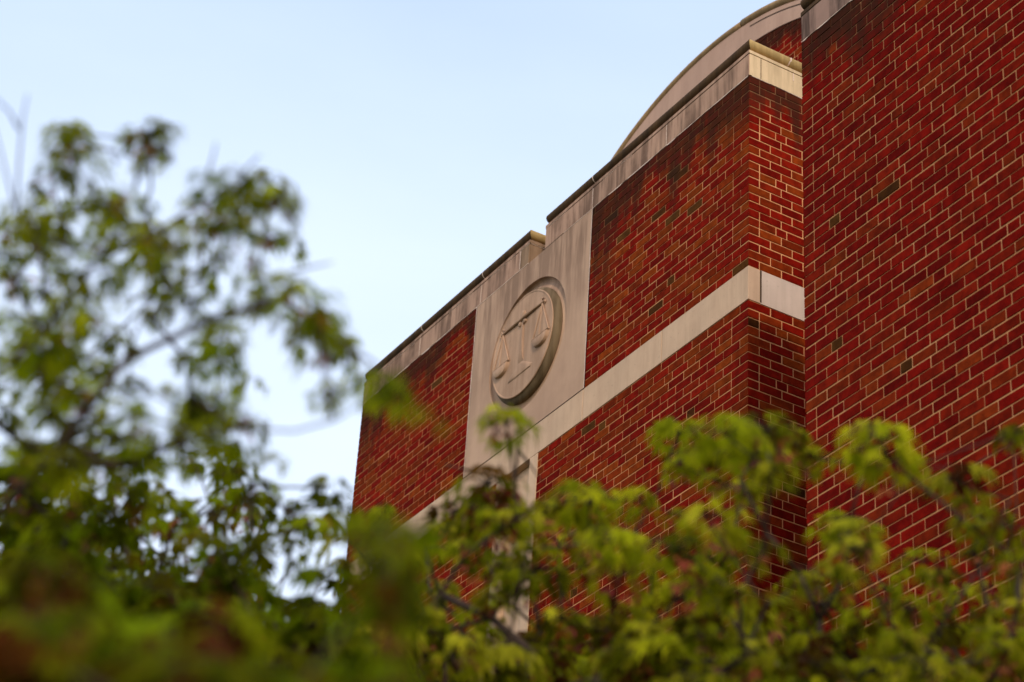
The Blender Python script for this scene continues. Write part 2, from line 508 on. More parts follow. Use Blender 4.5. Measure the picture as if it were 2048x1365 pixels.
def pier_f(m):
    z0, zt = 0, GZ + BB - .0005
    rx0, rx1, rz = -3.13, -2.768, GZ - .272
    rz = GZ + BB - .006
    m.box(QX0, rx0, -e - .001, .1, z0, zt)
    m.box(rx1, QX1, -e - .001, .1, z0, zt)
    m.box(rx0 + .0005, rx1 - .0005, .058, .1, z0, zt)
stone('stone_pier', M_BAND, pier_f, bld, 'recessed stone pier running down below the medallion panel', .003)

# --- medallion panel with a round sinking
MX, MZ, MR = -2.922, .815, .575
def panel_f(m):
    n = 96; y = -e
    zb, zt = GZ + .004, GZ + FT - .004
    x0, x1 = PX0 + .004, PX1 - .004
    cx, cz = MX, GZ + MZ
    ring = [(cx + MR * math.cos(2 * math.pi * i / n), cz + MR * math.sin(2 * math.pi * i / n)) for i in range(n)]
    def edge(px, pz):
        dx, dz = px - cx, pz - cz; ts = []
        if dx > 1e-9: ts.append((x1 - cx) / dx)
        if dx < -1e-9: ts.append((x0 - cx) / dx)
        if dz > 1e-9: ts.append((zt - cz) / dz)
        if dz < -1e-9: ts.append((zb - cz) / dz)
        t = min(ts); return (cx + dx * t, cz + dz * t)
    outer = [edge(*p) for p in ring]
    vs = [(p[0], y, p[1]) for p in ring] + [(p[0], y, p[1]) for p in outer]
    fs = [(i, n + i, n + (i + 1) % n, (i + 1) % n) for i in range(n)]
    # corners
    for k in range(n):
        a, b = outer[k], outer[(k + 1) % n]
        if abs(a[0] - b[0]) > 1e-6 and abs(a[1] - b[1]) > 1e-6:
            cxr = x1 if max(a[0], b[0]) > x1 - 1e-6 else x0
            czr = zt if max(a[1], b[1]) > zt - 1e-6 else zb
            vs.append((cxr, y, czr)); fs.append((n + k, len(vs) - 1, n + (k + 1) % n))
    m.add(vs, fs)
    # dished sinking: an edge step, then a hollow that deepens towards the disc
    prof = [(MR, 0), (MR - .003, .028), (.560, .040), (.540, .042), (.512, .031), (.49, .021), (.44, .020)]
    vv = []; 
    for r, d in prof:
        vv += [(cx + r * math.cos(2 * math.pi * i / n), y + d, cz + r * math.sin(2 * math.pi * i / n)) for i in range(n)]
    k = len(prof)
    m.add(vv, [(j * n + i, j * n + (i + 1) % n, (j + 1) * n + (i + 1) % n, (j + 1) * n + i) for j in range(k - 1) for i in range(n)])
pan = stone('stone_panel', M_PANEL, panel_f, bld, 'tall limestone panel holding the round medallion', 0)
fix(pan)
def disc_f(m):
    n = 120; cx, cz = MX + .004, GZ + .806
    yf = -.050
    prof = [(0.0001, yf), (.30, yf), (.438, yf), (.444, yf - .004), (.452, yf - .003), (.455, yf + .004), (.4535, yf + .010), (.462, yf + .016),
            (.478, yf + .028), (.488, yf + .046), (.490, yf + .062), (.484, yf + .074), (.478, yf + .10)]
    vv = []
    for r, y in prof:
        vv += [(cx + r * math.cos(2 * math.pi * i / n), y, cz + r * math.sin(2 * math.pi * i / n)) for i in range(n)]
    k = len(prof)
    m.add(vv, [(j * n + i, j * n + (i + 1) % n, (j + 1) * n + (i + 1) % n, (j + 1) * n + i) for j in range(k - 1) for i in range(n)])
def sm(o, ang=35):
    o.data.polygons.foreach_set('use_smooth', [True] * len(o.data.polygons))
    o.data.set_sharp_from_angle(angle=math.radians(ang))
    return o
med = sm(fix(stone('medallion', M_MEDAL, disc_f, bld, 'round stone medallion carved with the scales of justice', 0)), 30)
med.data.materials.append(M_RIM)
for pgn in med.data.polygons:
    r = math.hypot(pgn.center.x - MX - .004, pgn.center.z - GZ - .806)
    if r > .4535: pgn.material_index = 1

# the scales in low relief, in coordinates about the disc's centre
OX, OZ, YF = -2.92, GZ + .805, -.050
def L(x, z, d=0): return (OX + x, YF - d, OZ + z)
def lens(m, pts, depth, inset=.35):
    """a raised pad with sloping sides from an outline"""
    cx = sum(p[0] for p in pts) / len(pts); cz = sum(p[1] for p in pts) / len(pts); n = len(pts)
    vs = [L(x, z, -.002) for x, z in pts]
    vs += [L(x + (cx - x) * inset * .35, z + (cz - z) * inset * .35, depth * .8) for x, z in pts]
    vs += [L(x + (cx - x) * inset, z + (cz - z) * inset, depth) for x, z in pts] + [L(cx, cz, depth * 1.05)]
    fs = [(j * n + i, j * n + (i + 1) % n, (j + 1) * n + (i + 1) % n, (j + 1) * n + i) for j in range(2) for i in range(n)]
    fs += [(2 * n + i, 2 * n + (i + 1) % n, 3 * n) for i in range(n)]
    m.add(vs, fs)
def carved(name, fn, sharp=40):
    m = MB(); fn(m); o = m.build(name, M_MEDAL, med)
    return sm(fix(o), sharp)
def beam_f(m):
    m.tube([L(-.32, .240, .006), L(-.15, .238, .012), L(0, .236, .014), L(.15, .238, .012), L(.32, .241, .006)], [.009, .012, .014, .012, .009], 8)
    for s in (-1, 1):
        m.tube([L(s * .30, .235, .010), L(s * .315, .262, .012), L(s * .296, .278, .010), L(s * .285, .262, .008)], .007, 6)
        m.tube([L(s * .33, .243, .008), L(s * .338, .222, .010), L(s * .322, .214, .008)], .006, 6)
carved('beam', beam_f)
def column_f(m):
    lens(m, [(-.013, .235), (.013, .235), (.016, .16), (.022, .02), (.030, -.11), (.04, -.165), (-.036, -.165), (-.027, -.11), (-.020, .02), (-.015, .16)], .013, .45)
    lens(m, [(.034 * math.cos(t), .274 + .04 * math.sin(t)) for t in [2 * math.pi * i / 14 for i in range(14)]], .018, .5)
    for s in (-1, 1):
        lens(m, [(s * .004, .2), (s * .03, .222), (s * .06, .206), (s * .056, .186), (s * .028, .176)], .018, .4)
carved('column', column_f)
def base_f(m):
    lens(m, [(-.19, -.272), (-.185, -.256), (-.10, -.212), (-.03, -.170), (.03, -.166), (.10, -.205), (.185, -.256), (.17, -.278), (-.17, -.280)], .009, .35)
carved('base', base_f)
def pan_obj(s):
    def fn(m):
        cx = .297 * s
        hw = .12
        lens(m, [(cx - hw, -.066), (cx + hw, -.066), (cx + hw * .93, -.105), (cx + hw * .66, -.143), (cx + hw * .3, -.158), (cx, -.162), (cx - hw * .3, -.158), (cx - hw * .66, -.143), (cx - hw * .93, -.105)], .032, .45)
        m.tube([L(cx - hw - .005, -.060, .010), L(cx + hw + .005, -.060, .014)], .0095, 6)
        for q in (-1, -.2, 1):
            m.tube([L(cx, .225, .010), L(cx + hw * q * .95, -.056, .010)], .0068, 5)
        lens(m, [(cx, .215), (cx + hw * .88, -.052), (cx - hw * .88, -.052)], .010, .2)
    return fn
carved('weighing_pan', pan_obj(-1)); carved('weighing_pan', pan_obj(1))

# --- frieze and coping
def prism_x(m, prof, x0, x1):
    k = len(prof)
    vs = [(x0, y, z) for y, z in prof] + [(x1, y, z) for y, z in prof]
    m.add(vs, [(j, (j + 1) % k, k + (j + 1) % k, k + j) for j in range(k)] + [tuple(range(k - 1, -1, -1)), tuple(k + j for j in range(k))])
TH = .36
def strip_prof(b, y0=0.0):
    return [(y0 - .006, b + .199), (y0 - .006, b + .226), (y0 + .034, b + .262), (y0 + .10, b + .262), (y0 + .10, b + .199)]
def roll_p(b, y0=0.0):
    cy, cz, r = y0 + .036, b + .304, .043
    pr = [(cy - r * math.sin(t), cz - r * math.cos(t)) for t in [math.pi * i / 12 for i in range(13)]]
    return pr
def roll_full(b, y0=0.0):
    return roll_p(b, y0) + [(y0 + TH, b + .352), (y0 + TH, b + .262)]
def mitre(m, prof, path):
    """sweep an open or closed profile (outward offset, z) along a polyline in plan with mitred corners.
    path: list of (x, y, nx, ny): point on the wall face and the mitre's inward direction"""
    k = len(prof); vs = []
    for (x, y, nx, ny) in path:
        vs += [(x + nx * d, y + ny * d, z) for d, z in prof]
    n = len(path)
    fs = [(i * k + j, i * k + (j + 1) % k, (i + 1) * k + (j + 1) % k, (i + 1) * k + j) for i in range(n - 1) for j in range(k)]
    fs += [tuple(range(k - 1, -1, -1)), tuple((n - 1) * k + j for j in range(k))]
    m.add(vs, fs)
FB = GZ + FT
NX0, NX1 = -2.985, -2.738       # notch in the parapet
def frieze_part(xs, y0, b, wx=None):
    def fn(m):
        for a, c in zip(xs, xs[1:]):
            m.box(a + (.0018), c - (.0018), y0 - e, y0 + TH, b + .003, b + .194)
    return fn
fr1 = stone('frieze', M_FRIEZE, frieze_part([XL, -4.79, -3.745, -3.12], 0, FB), bld, 'dirt-streaked stone frieze left of the notch', .003)
fre = stone('frieze', M_NOTCH, frieze_part([-3.12, NX0], 0, FB), bld, 'brown-stained end block of the frieze beside the notch', .003)
fr2 = stone('frieze', M_FRIEZE, frieze_part([NX1, -2.039, -1.03, -.0021 + e], 0, FB), bld, 'dirt-streaked stone frieze right of the notch', .003)
fr3 = stone('frieze', M_RETST, lambda m: (m.box(-TH, e + .0006, .0012, .098, FB + .003, FB + .194), m.box(-TH, e + .0006, .1025, GY, FB + .003, FB + .194)), bld, 'pale yellowish stone frieze on the return wall', .002)
fr4 = stone('frieze', M_WFRIEZE, frieze_part([WX, WX + 1.6, WX + 3.4, WX + 5.6], WY, GZ + WT), bld, 'dark-streaked stone frieze of the nearer wing', .003)

def coping(prof_fn, path, b, mat, label, parent=bld, smooth=True):
    m = MB(); mitre(m, [(d, z) for d, z in prof_fn(b)], path)
    o = fix(m.build('coping', mat, parent)); sm(o, 40)
    if label: o['label'] = label
    return o
def strip_x(b): return strip_prof(b)
# left of the notch: the roll returns round its right-hand end
pL = [(XL, 0, 0, 1), (NX0, 0, -1, 1)]
pLr = [(NX0, 0, -1, 1), (NX0, TH + .3, -1, 0)]
cop_l = coping(roll_full, pL, FB, M_COPE, 'stained, shade-darkened rounded coping left of the notch')
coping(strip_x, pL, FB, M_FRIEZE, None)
coping(roll_full, [(NX0, 0.0008, -1, 1), (NX0, TH + .3, -1, 0)], FB, M_COPER, 'sun-tinted ochre end of the coping at the notch')
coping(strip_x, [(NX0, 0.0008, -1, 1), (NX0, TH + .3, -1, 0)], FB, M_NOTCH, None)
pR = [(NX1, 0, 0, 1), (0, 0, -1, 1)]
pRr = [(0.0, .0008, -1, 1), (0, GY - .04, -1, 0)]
cop_r = coping(roll_full, pR, FB, M_COPE, 'stained, shade-darkened rounded coping above the long brick wall')
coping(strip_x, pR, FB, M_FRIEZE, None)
cop_rr = coping(roll_full, pRr, FB, M_COPER, 'sun-tinted yellow rounded coping on the return wall')
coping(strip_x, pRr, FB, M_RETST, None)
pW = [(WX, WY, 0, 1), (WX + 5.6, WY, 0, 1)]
coping(roll_full, pW, GZ + WT, M_COPE, 'stained, shade-darkened rounded coping of the nearer wing')
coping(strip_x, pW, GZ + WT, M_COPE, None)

# --- pale pointing round the stones, each joint a piece of its own
def bar(name, mat, parent, *box):
    m = MB(); m.box(*box); return m.build(name, mat, parent)
def vline(par, x, z0, z1, y0=-e, w=.006, pr=.0022):
    m = MB(); k = 10; vs = []
    for i in range(k + 1):
        z = z0 + (z1 - z0) * i / k; ww = w * rng.uniform(.6, 1.15); dx = rng.uniform(-.0012, .0012)
        vs += [(x + dx - ww / 2, y0 - pr, z), (x + dx + ww / 2, y0 - pr, z)]
    m.add(vs, [(2 * i, 2 * i + 1, 2 * i + 3, 2 * i + 2) for i in range(k)])
    return m.build('mortar_joint', M_POINT, par)
def ragged(par, p0, p1, nd, wmax, base=.0015):
    """one strip of pointing with an uneven lower edge"""
    p0, p1, nd = Vector(p0), Vector(p1), Vector(nd)
    n = int((p1 - p0).length / .035); m = MB(); vs = []; w = .004; run = 0
    for i in range(n + 1):
        if run <= 0:
            w = rng.choice((.0008, .002, .004, .006, .008, .011)) * wmax / .008; run = rng.randint(1, 5)
        run -= 1
        q = p0.lerp(p1, i / n) + nd * .0015
        vs += [q + Vector((0, 0, base)), q + Vector((0, 0, base - w - rng.uniform(0, .0015)))]
    m.add(vs, [(2 * i, 2 * i + 1, 2 * i + 3, 2 * i + 2) for i in range(n)])
    return m.build('mortar_joint', M_POINT, par)
vline(pan, PX0, GZ + .004, FB, w=.010); vline(pan, PX1, GZ + .004, FB, w=.010)
for x in (-4.79, -3.745, -3.12): vline(fr1, x, FB + .004, FB + .192, w=.009)
for x in (-2.039, -1.03): vline(fr2, x, FB + .004, FB + .192, w=.009)
ragged(fr1, (XL, -e, FB), (PX0, -e, FB), (0, -1, 0), .008)
ragged(fr2, (PX1, -e, FB), (-.01, -e, FB), (0, -1, 0), .007)
ragged(fr3, (e, .02, FB), (e, .5, FB), (1, 0, 0), .006)
ragged(fr4, (WX, WY - e, GZ + WT), (WX + 5.5, WY - e, GZ + WT), (0, -1, 0), .007)
bar('mortar_joint', M_POINT, pan, PX0, NX0, -e - .0025, .01, FB - .0045, FB + .0005)
bar('mortar_joint', M_POINT, pan, -2.45, PX1, -e - .0025, .01, FB - .0035, FB + .0005)
for x0, x1 in ((XL + .05, -4.9), (-4.3, -3.9), (-3.6, -3.2), (-3.15, NX0)): bar('mortar_joint', M_POINT, fr1, x0, x1, -e - .001, .01, FB + .1945, FB + .1975)
for x0, x1 in ((NX1, -2.4), (-1.9, -1.5)): bar('mortar_joint', M_POINT, fr2, x0, x1, -e - .001, .01, FB + .1945, FB + .1975)
bar('mortar_joint', M_POINT, fr1, NX0 - .004, NX0 + .0025, .01, .14, FB + .1940, FB + .1985)
bar('mortar_joint', M_POINT, fr3, e - .004, e + .003, .385, .391, FB + .12, FB + .192)
def roll_joint(par, x, b, y0=0.0, w=.009):
    pr = [(y - .0018, z) for y, z in roll_p(b, y0)][1:11]; m = MB()
    vs = [(x + s * w / 2 + (.012 if i > 6 else 0), y, z) for s in (-1, 1) for i, (y, z) in enumerate(pr)]; k = len(pr)
    m.add(vs, [(i, i + 1, k + i + 1, k + i) for i in range(k - 1)])
    return m.build('mortar_joint', M_POINT, par, True)
for x in (-4.79, -3.745): roll_joint(cop_l, x, FB)
roll_joint(cop_r, -2.05, FB)
m_ = MB(); pr = [(d - .0022, z) for d, z in roll_p(FB)][1:12]; k_ = len(pr)
m_.add([(-d, .362 + s * .0055 + (.012 if i > 6 else .004 if i > 3 else -.004), z) for s in (-1, 1) for i, (d, z) in enumerate(pr)],
       [(i, i + 1, k_ + i + 1, k_ + i) for i in range(k_ - 1)])
m_.build('mortar_joint', M_POINT, cop_rr, True)
bar('open_joint', M_GROOVE, pan, PX0, PX1, -e - .0012, .01, GZ - .0025, GZ + .0055)
bar('open_joint', M_GROOVE, pan, NX1, PX1, -e + .0005, .02, FB - .004, FB + .0045)
bar('open_joint', M_GROOVE, fr3, e - .002, e + .0016, .0985, .102, FB + .015, FB + .185)
bar('open_joint', M_GROOVE, fr1, XL, NX0, -e + .0005, .02, FB + .1935, FB + .199)
bar('open_joint', M_GROOVE, fr2, NX1, 0, -e + .0005, .02, FB + .1935, FB + .199)
bar('open_joint', M_GROOVE, fr4, WX, WX + 5.6, WY - e + .0005, WY + .02, GZ + WT + .1935, GZ + WT + .199)

# --- roofs, so that nothing is hollow
rf = MB()
rf.box(XL + .02, -.02, .36, GY - .002, GZ + 1.3, GZ + 1.5)
rf.box(WX + .02, WX + 5.6, WY + .34, 6, GZ + WT - .3, GZ + WT - .1)
rf.box(XL + .02, WX + 5.6, GY + .31, 6, GZ + .8, GZ + 1.0)
rf.build('roof', M_ROOF, bld)
bw = MB()
quad(bw, (0.0, GY + .02, 0), (WX, GY + .02, 0), (WX, GY + .02, GZ + 1.0), (0.0, GY + .02, GZ + 1.0))
quad(bw, (WX + 5.6, 6, 0), (XL, 6, 0), (XL, 6, GZ + 1.0), (WX + 5.6, 6, GZ + 1.0))
quad(bw, (WX + 5.6, WY, 0), (WX + 5.6, 6, 0), (WX + 5.6, 6, GZ + WT), (WX + 5.6, WY, GZ + WT))
quad(bw, (WX + 5.6, GY + .35, GZ + WT - .3), (WX + 5.6, 6, GZ + WT - .3), (WX + 5.6, 6, GZ + 1.0), (WX + 5.6, GY + .35, GZ + 1.0))
quad(bw, (WX, GY + .35, GZ + WT - .3), (WX + 5.6, GY + .35, GZ + WT - .3), (WX + 5.6, GY + .35, GZ + 1.0), (WX, GY + .35, GZ + 1.0))
bw.build('rear_wall', plain('plain_brick', (.17, .02, .008), .9, .3, 8.0), bld)

# ------------------------------------------------------------------ trees
M_LEAF = leaf_material()
M_BARK = plain('bark', (.045, .028, .02), .9, .4, 25.0)
t_ = NT('red_seeds'); M_SEED = t_.out(t_.principled(t_.attr('tint'), .6, None, .3))
LEAF_LIGHT = [(.37, .375, .010), (.31, .335, .008), (.43, .41, .022), (.23, .26, .006)]
LEAF_RED = [(.075, .022, .004), (.10, .045, .004)]
LEAF_GREEN = [(.22, .275, .005), (.17, .23, .004), (.26, .30, .009)]
LEAF_DEEP = [(.095, .105, .002), (.075, .090, .002), (.13, .135, .003), (.105, .085, .003)]
SEED = [(.13, .007, .003), (.17, .02, .004), (.07, .005, .003), (.24, .06, .008)]

def at(px, py, d):
    """the world point d metres along the line of view through a pixel of the photograph"""
    return CAM_LOC + RGT * ((px - 1024) / FPX * d) - UP * ((py - 682.5) / FPX * d) + FWD * d

def leaf(m, base, axis, side, size, col, r, lw=1.0):
    nrm = axis.cross(side).normalized()
    vs, fs = [], []
    for ang, ln, w in ((-50, .6, .075), (-24, .88, .085), (0, 1.0, .09), (24, .88, .085), (50, .6, .075)):
        a = math.radians(ang + r.uniform(-6, 6))
        dr = (axis * math.cos(a) + side * math.sin(a) - nrm * (.22 * abs(math.sin(a)) + r.uniform(-.05, .15))).normalized()
        ln *= size * r.uniform(.9, 1.1); sd = dr.cross(nrm).normalized() * (w * size * lw)
        tip = base + dr * ln + (-nrm * .12 + Vector((0, 0, -.10))) * ln
        mid = base + dr * ln * .45
        b = len(vs)
        vs += [base, mid + sd, tip, mid - sd]; fs.append((b, b + 1, b + 2, b + 3))
    m.add(vs, fs, col)

def cluster(m, ms, p, size, r, pal, seed_p=.35, n=None, twig=None, lw=1.0, ls=1.0):
    n = r.randint(*(n or (15, 22)))
    a0 = r.uniform(0, 6.28); tone = r.uniform(.6, 1.16)
    for i in range(n):
        a = a0 + i * 2.4 + r.uniform(-.4, .4)
        out = Vector((math.cos(a), math.sin(a), 0))
        reach = size * r.uniform(.08, .45)
        base = p + out * reach + Vector((0, 0, size * (.12 - .5 * (reach / size) ** 1.5 + r.uniform(-.05, .08))))
        if twig is not None:
            twig.tube([p, p + out * reach * .55 + Vector((0, 0, size * .12)), base], size * .007, 3, cap=False)
        droop = min(1.55, .5 + 1.0 * reach / size / .45 + r.uniform(-.2, .35))
        axis = (out * math.cos(droop) + Vector((0, 0, -math.sin(droop)))).normalized()
        side = axis.cross(Vector((0, 0, 1))).normalized()
        side = (side + out * r.uniform(-.3, .3) + Vector((0, 0, r.uniform(-.3, .3)))).normalized()
        c = r.choice(pal); k = r.uniform(.8, 1.2) * tone
        leaf(m, base, axis, side, size * r.uniform(.24, .42) * ls, tuple(q * k for q in c), r, lw)
    if r.random() < seed_p:
        for i in range(r.randint(5, 11)):
            b = p + Vector((r.uniform(-.22, .22), r.uniform(-.22, .22), r.uniform(-.42, .02))) * size
            w = size * r.uniform(.05, .09)
            d1 = Vector((r.uniform(-1, 1), r.uniform(-1, 1), -1.1)).normalized()
            s1 = d1.cross(Vector((r.uniform(-1, 1), r.uniform(-1, 1), .3))).normalized()
            c = r.choice(SEED)
            for sg in (-1, 1):
                dd = (d1 + s1 * .7 * sg).normalized(); ss = dd.cross(d1.cross(s1)).normalized()
                ms.add([b, b + dd * w * 1.1 + ss * w * .4, b + dd * w * 2.1, b + dd * w * 1.1 - ss * w * .4], [(0, 1, 2, 3)], c)

def grow(tips, seeds_nodes, r, r_tip, base_r_pow=.5):
    """join every tip to the nearest point of the growing skeleton; thickness follows the number of tips carried"""
    nodes = [Vector(p) for p, _ in seeds_nodes]; par = [q for _, q in seeds_nodes]
    root = nodes[0]
    order = sorted(range(len(tips)), key=lambda i: (tips[i] - root).length)
    leafs = []; arr = np.zeros((60000, 3)); filled = 0
    for i in order:
        t = tips[i]; nn = len(nodes)
        while filled < nn:
            arr[filled] = nodes[filled]; filled += 1
        vv = np.array(t) - arr[:nn]; dd = np.sqrt((vv ** 2).sum(1)) + 1e-6
        bj = int(np.argmin(dd * (1.0 + .35 * np.maximum(0, -vv[:, 2] / dd))))
        q = nodes[bj]; v = t - q; d = v.length; prev = bj
        steps = max(1, int(d / (r_tip * 60)))
        for s in range(1, steps + 1):
            f = s / steps
            w = v * f + Vector((0, 0, -.10 * d * math.sin(math.pi * f)))
            if s < steps: w += Vector((r.uniform(-1, 1), r.uniform(-1, 1), r.uniform(-1, 1))) * d * .06
            nodes.append(q + w); par.append(prev); prev = len(nodes) - 1
        leafs.append(prev)
    cnt = [0] * len(nodes)
    for l in leafs:
        k = l
        while k is not None and k >= 0: cnt[k] += 1; k = par[k]
    return nodes, par, cnt

def tree(name, label, group, base, limbs, tips, size, pal, r, r_tip, seed_p=.35, extra=None, nleaf=None, rmax=.05, lw=1.0, ls=1.0):
    """base: foot of the trunk; limbs: list of polylines starting on an earlier point; tips: leaf cluster positions"""
    root = empty(name, base, label, 'tree', group)
    seeds = [(base, -1)]; idx = {0: 0}
    for poly in limbs:
        prev = poly[0]
        prev = 0 if prev == 'base' else prev
        for p in poly[1:]:
            seeds.append((p, prev)); prev = len(seeds) - 1
    nodes, par, cnt = grow(tips, seeds, r, r_tip)
    tr, cr, sd = MB(), MB(), MB()
    ns = len(seeds)
    rad = [min(r_tip * max(1, c) ** .45, rmax) for c in cnt]
    rad[0] = .055; rad[1] = max(rmax * 1.6, .028)
    off = Vector(base)
    for k in range(1, len(nodes)):
        q = par[k]
        if q < 0 or cnt[k] == 0 and k >= ns: continue
        a, b = nodes[q] - off, nodes[k] - off
        if k < ns and (b - a).length > .3:
            st = 6; side = Vector((r.uniform(-1, 1), r.uniform(-1, 1), 0)) * (b - a).length * .05
            pts = [a.lerp(b, s / st) + side * math.sin(math.pi * s / st) for s in range(st + 1)]
        else: pts = [a, (a + b) / 2, b]
        r0 = min(rad[q], rad[k] * 1.35) if k < ns else min(rad[q], rad[k] * 1.25)
        tr.tube(pts, [r0 + (rad[k] - r0) * s / (len(pts) - 1) for s in range(len(pts))], 7 if k < ns else 5, cap=(k < ns))
    for t in tips:
        cluster(cr, sd, Vector(t) - off, size * r.uniform(.6, 1.4), r, [r.choice(pal), r.choice(pal)], seed_p, nleaf, tr, lw, ls)
    if extra: extra(tr, cr, sd, off)
    tr.build('trunk', M_BARK, root, True)
    cr.build('crown', M_LEAF, root)
    if sd.v: tag(sd.build('seed_clusters', M_SEED, root), 'dark red winged seeds hanging under the leaves', None, None, 'stuff')
    return root

def scatter(rows, x0, y0, dlo, dhi, r, cell=50, gain=1.0, dfun=None):
    pts = []
    for j, row in enumerate(rows):
        for i, ch in enumerate(row.split()):
            d = int(ch)
            if not d: continue
            n = -math.log(1 - .105 * d) / 2.2 * (gain(j) if callable(gain) else gain)
            k = int(n) + (1 if r.random() < n - int(n) else 0)
            for _ in range(k):
                px = x0 + (i + r.random()) * cell; py = y0 + (j + r.random()) * cell
                dd = r.uniform(dlo, dhi) if dfun is None else dfun(px, py)
                pts.append(at(px, py, dd))
    return pts

def foot(px, d, back=0):
    p = at(px, 1400, d); return Vector((p.x, p.y, 0))

# -- the near maple on the left, seen against the sky
A_ROWS = [
 "0 1 5 2 0 5 4 0 0 0 0 0 0 0 0 0 0 0",
 "1 4 3 2 1 0 4 1 2 3 0 0 0 0 0 0 0 0",
 "0 0 3 2 4 1 2 0 3 6 3 3 0 0 0 0 0 0",
 "4 4 4 2 5 2 2 2 1 5 1 1 0 0 0 0 0 0",
 "6 5 5 5 7 5 6 3 1 5 3 1 0 0 0 0 0 0",
 "6 4 4 5 5 4 6 3 2 2 3 2 0 0 0 0 0 0",
 "6 3 5 4 1 0 5 4 2 0 2 4 1 0 0 0 0 0",
 "6 5 4 3 1 1 6 5 4 3 1 5 5 3 0 0 0 0",
 "4 5 6 6 5 3 4 2 5 4 1 2 5 5 2 0 0 0",
 "4 4 6 5 5 2 1 4 3 3 0 0 1 4 4 1 0 0",
 "6 3 4 5 6 5 2 4 5 4 2 0 0 3 2 2 0 0",
 "6 5 5 5 5 4 3 2 5 4 2 1 1 2 0 0 0 0",
 "6 5 4 6 5 5 4 4 4 3 3 2 1 1 0 0 0 0",
 "5 5 4 4 5 5 4 4 4 4 3 2 1 0 0 0 0 0",
]
rA = random.Random(11)
tipsA = scatter(A_ROWS, 0, 250, 3.6, 4.7, rA, gain=lambda j: 2.9 if j < 4 else 3.7)
for x, y, k, sp in ((600, 590, 3, 50), (655, 660, 3, 45), (700, 700, 1, 25), (575, 575, 2, 30), (310, 275, 3, 28), (485, 372, 3, 35), (560, 400, 2, 20), (690, 740, 1, 40),
                    (110, 445, 5, 60), (230, 400, 3, 30), (290, 470, 4, 40), (470, 430, 3, 25), (480, 500, 3, 40), (400, 820, 6, 50), (60, 720, 6, 60), (170, 700, 6, 60), (130, 290, 3, 30)):
    tipsA += [at(x + rA.gauss(0, sp * .6), y + rA.gauss(0, sp * .5), rA.uniform(3.6, 4.5)) for _ in range(k)]
limbA = [
 ['base', at(-190, 1500, 3.9), at(-150, 1150, 3.9), at(-60, 800, 3.8)],        # nodes 1,2,3
 [3, at(110, 640, 3.8), at(190, 520, 3.8), at(300, 470, 3.75)],            # 4,5,6
 [2, at(150, 850, 3.7), at(250, 720, 3.7), at(298, 600, 3.7), at(310, 500, 3.7)],   # 7..10
 [8, at(420, 640, 3.8), at(560, 600, 3.9), at(640, 650, 3.9)],             # 11..13
 [4, at(75, 480, 3.9), at(45, 400, 4.0)],
 [6, at(400, 410, 3.8), at(480, 370, 3.8)],
]
def bareA(tr, cr, sd, off):
    tr.tube([at(700, 700, 3.7) - off, at(730, 715, 3.3) - off, at(755, 735, 2.9) - off, at(775, 750, 2.65) - off], [.003, .0026, .002, .0015], 5)
    for x, y in ((775, 752), (800, 785), (845, 835)):
        cluster(cr, sd, at(x, y, 2.65) - off, .05, rA, LEAF_GREEN, 0, (4, 5), tr, 1.1, 1.3)
    tr.tube([at(775, 750, 2.65) - off, at(812, 780, 2.65) - off, at(845, 832, 2.65) - off], .001, 4)
    for pts in ([(45, 480), (25, 400), (0, 300), (-25, 210)], [(32, 430), (38, 330), (45, 240), (55, 190)], [(38, 260), (20, 225), (-10, 195)],
                [(75, 420), (110, 360), (135, 320)], [(270, 370), (300, 320), (330, 290)], [(270, 380), (275, 330), (285, 300)],
                [(415, 350), (425, 320), (432, 285)], [(480, 350), (500, 330), (520, 310)], [(580, 545), (620, 535), (665, 525)],
                [(235, 330), (225, 310), (215, 290)]):
        d = 3.9
        tr.tube([at(x, y, d) - off for x, y in pts], [.0027 - .0015 * i / (len(pts) - 1) for i in range(len(pts))], 5)
tree('maple_tree', 'young maple whose spring leaves stand against the sky on the left', 'maple trees before the building',
     foot(-190, 3.9), limbA, tipsA, .095, LEAF_GREEN + LEAF_LIGHT[1:2] + LEAF_DEEP[2:3], rA, .0012, .3, bareA, (8, 13), .0075, .95, 1.05)

# -- a denser maple farther off, low on the left
B_ROWS = [
 "6 5 4 4 5 5 4 3 3 3 3 2 1 0 0 0",
 "7 7 6 5 5 6 5 5 5 6 5 4 4 2 0 0",
 "9 9 8 7 5 5 6 5 6 6 6 6 5 1 0 0",
 "9 9 9 8 7 6 4 4 6 7 6 4 5 1 0 0",
 "9 9 9 9 8 7 5 5 7 6 4 3 4 3 0 0",
 "9 9 9 9 9 9 9 9 8 7 3 2 5 4 1 0",
 "9 9 9 9 9 9 9 9 9 9 8 7 6 7 4 2",
 "9 9 9 9 9 9 9 9 9 9 9 9 9 8 6 4",
 "9 9 9 9 9 9 9 9 9 9 9 9 9 9 7 5",
]
rB = random.Random(23)
tipsB = scatter(B_ROWS, 0, 900, 4.6, 6.8, rB, gain=lambda j: 2.5 if j < 5 else 3.4)
limbB = [['base', at(330, 1560, 6.8), at(330, 1330, 6.8), at(330, 1180, 6.8)],
         [2, at(180, 1200, 6.6), at(120, 1050, 6.6)], [2, at(500, 1250, 7.0), at(590, 1120, 7.0)], [3, at(380, 1040, 6.8)]]
tree('maple_tree', 'dense dark green maple low on the left with small sky gaps', 'maple trees before the building',
     foot(330, 6.8), limbB, tipsB, .15, LEAF_DEEP + LEAF_GREEN + LEAF_GREEN[1:2], rB, .0026, .5, None, (9, 13), .013, 1.25, 1.1)

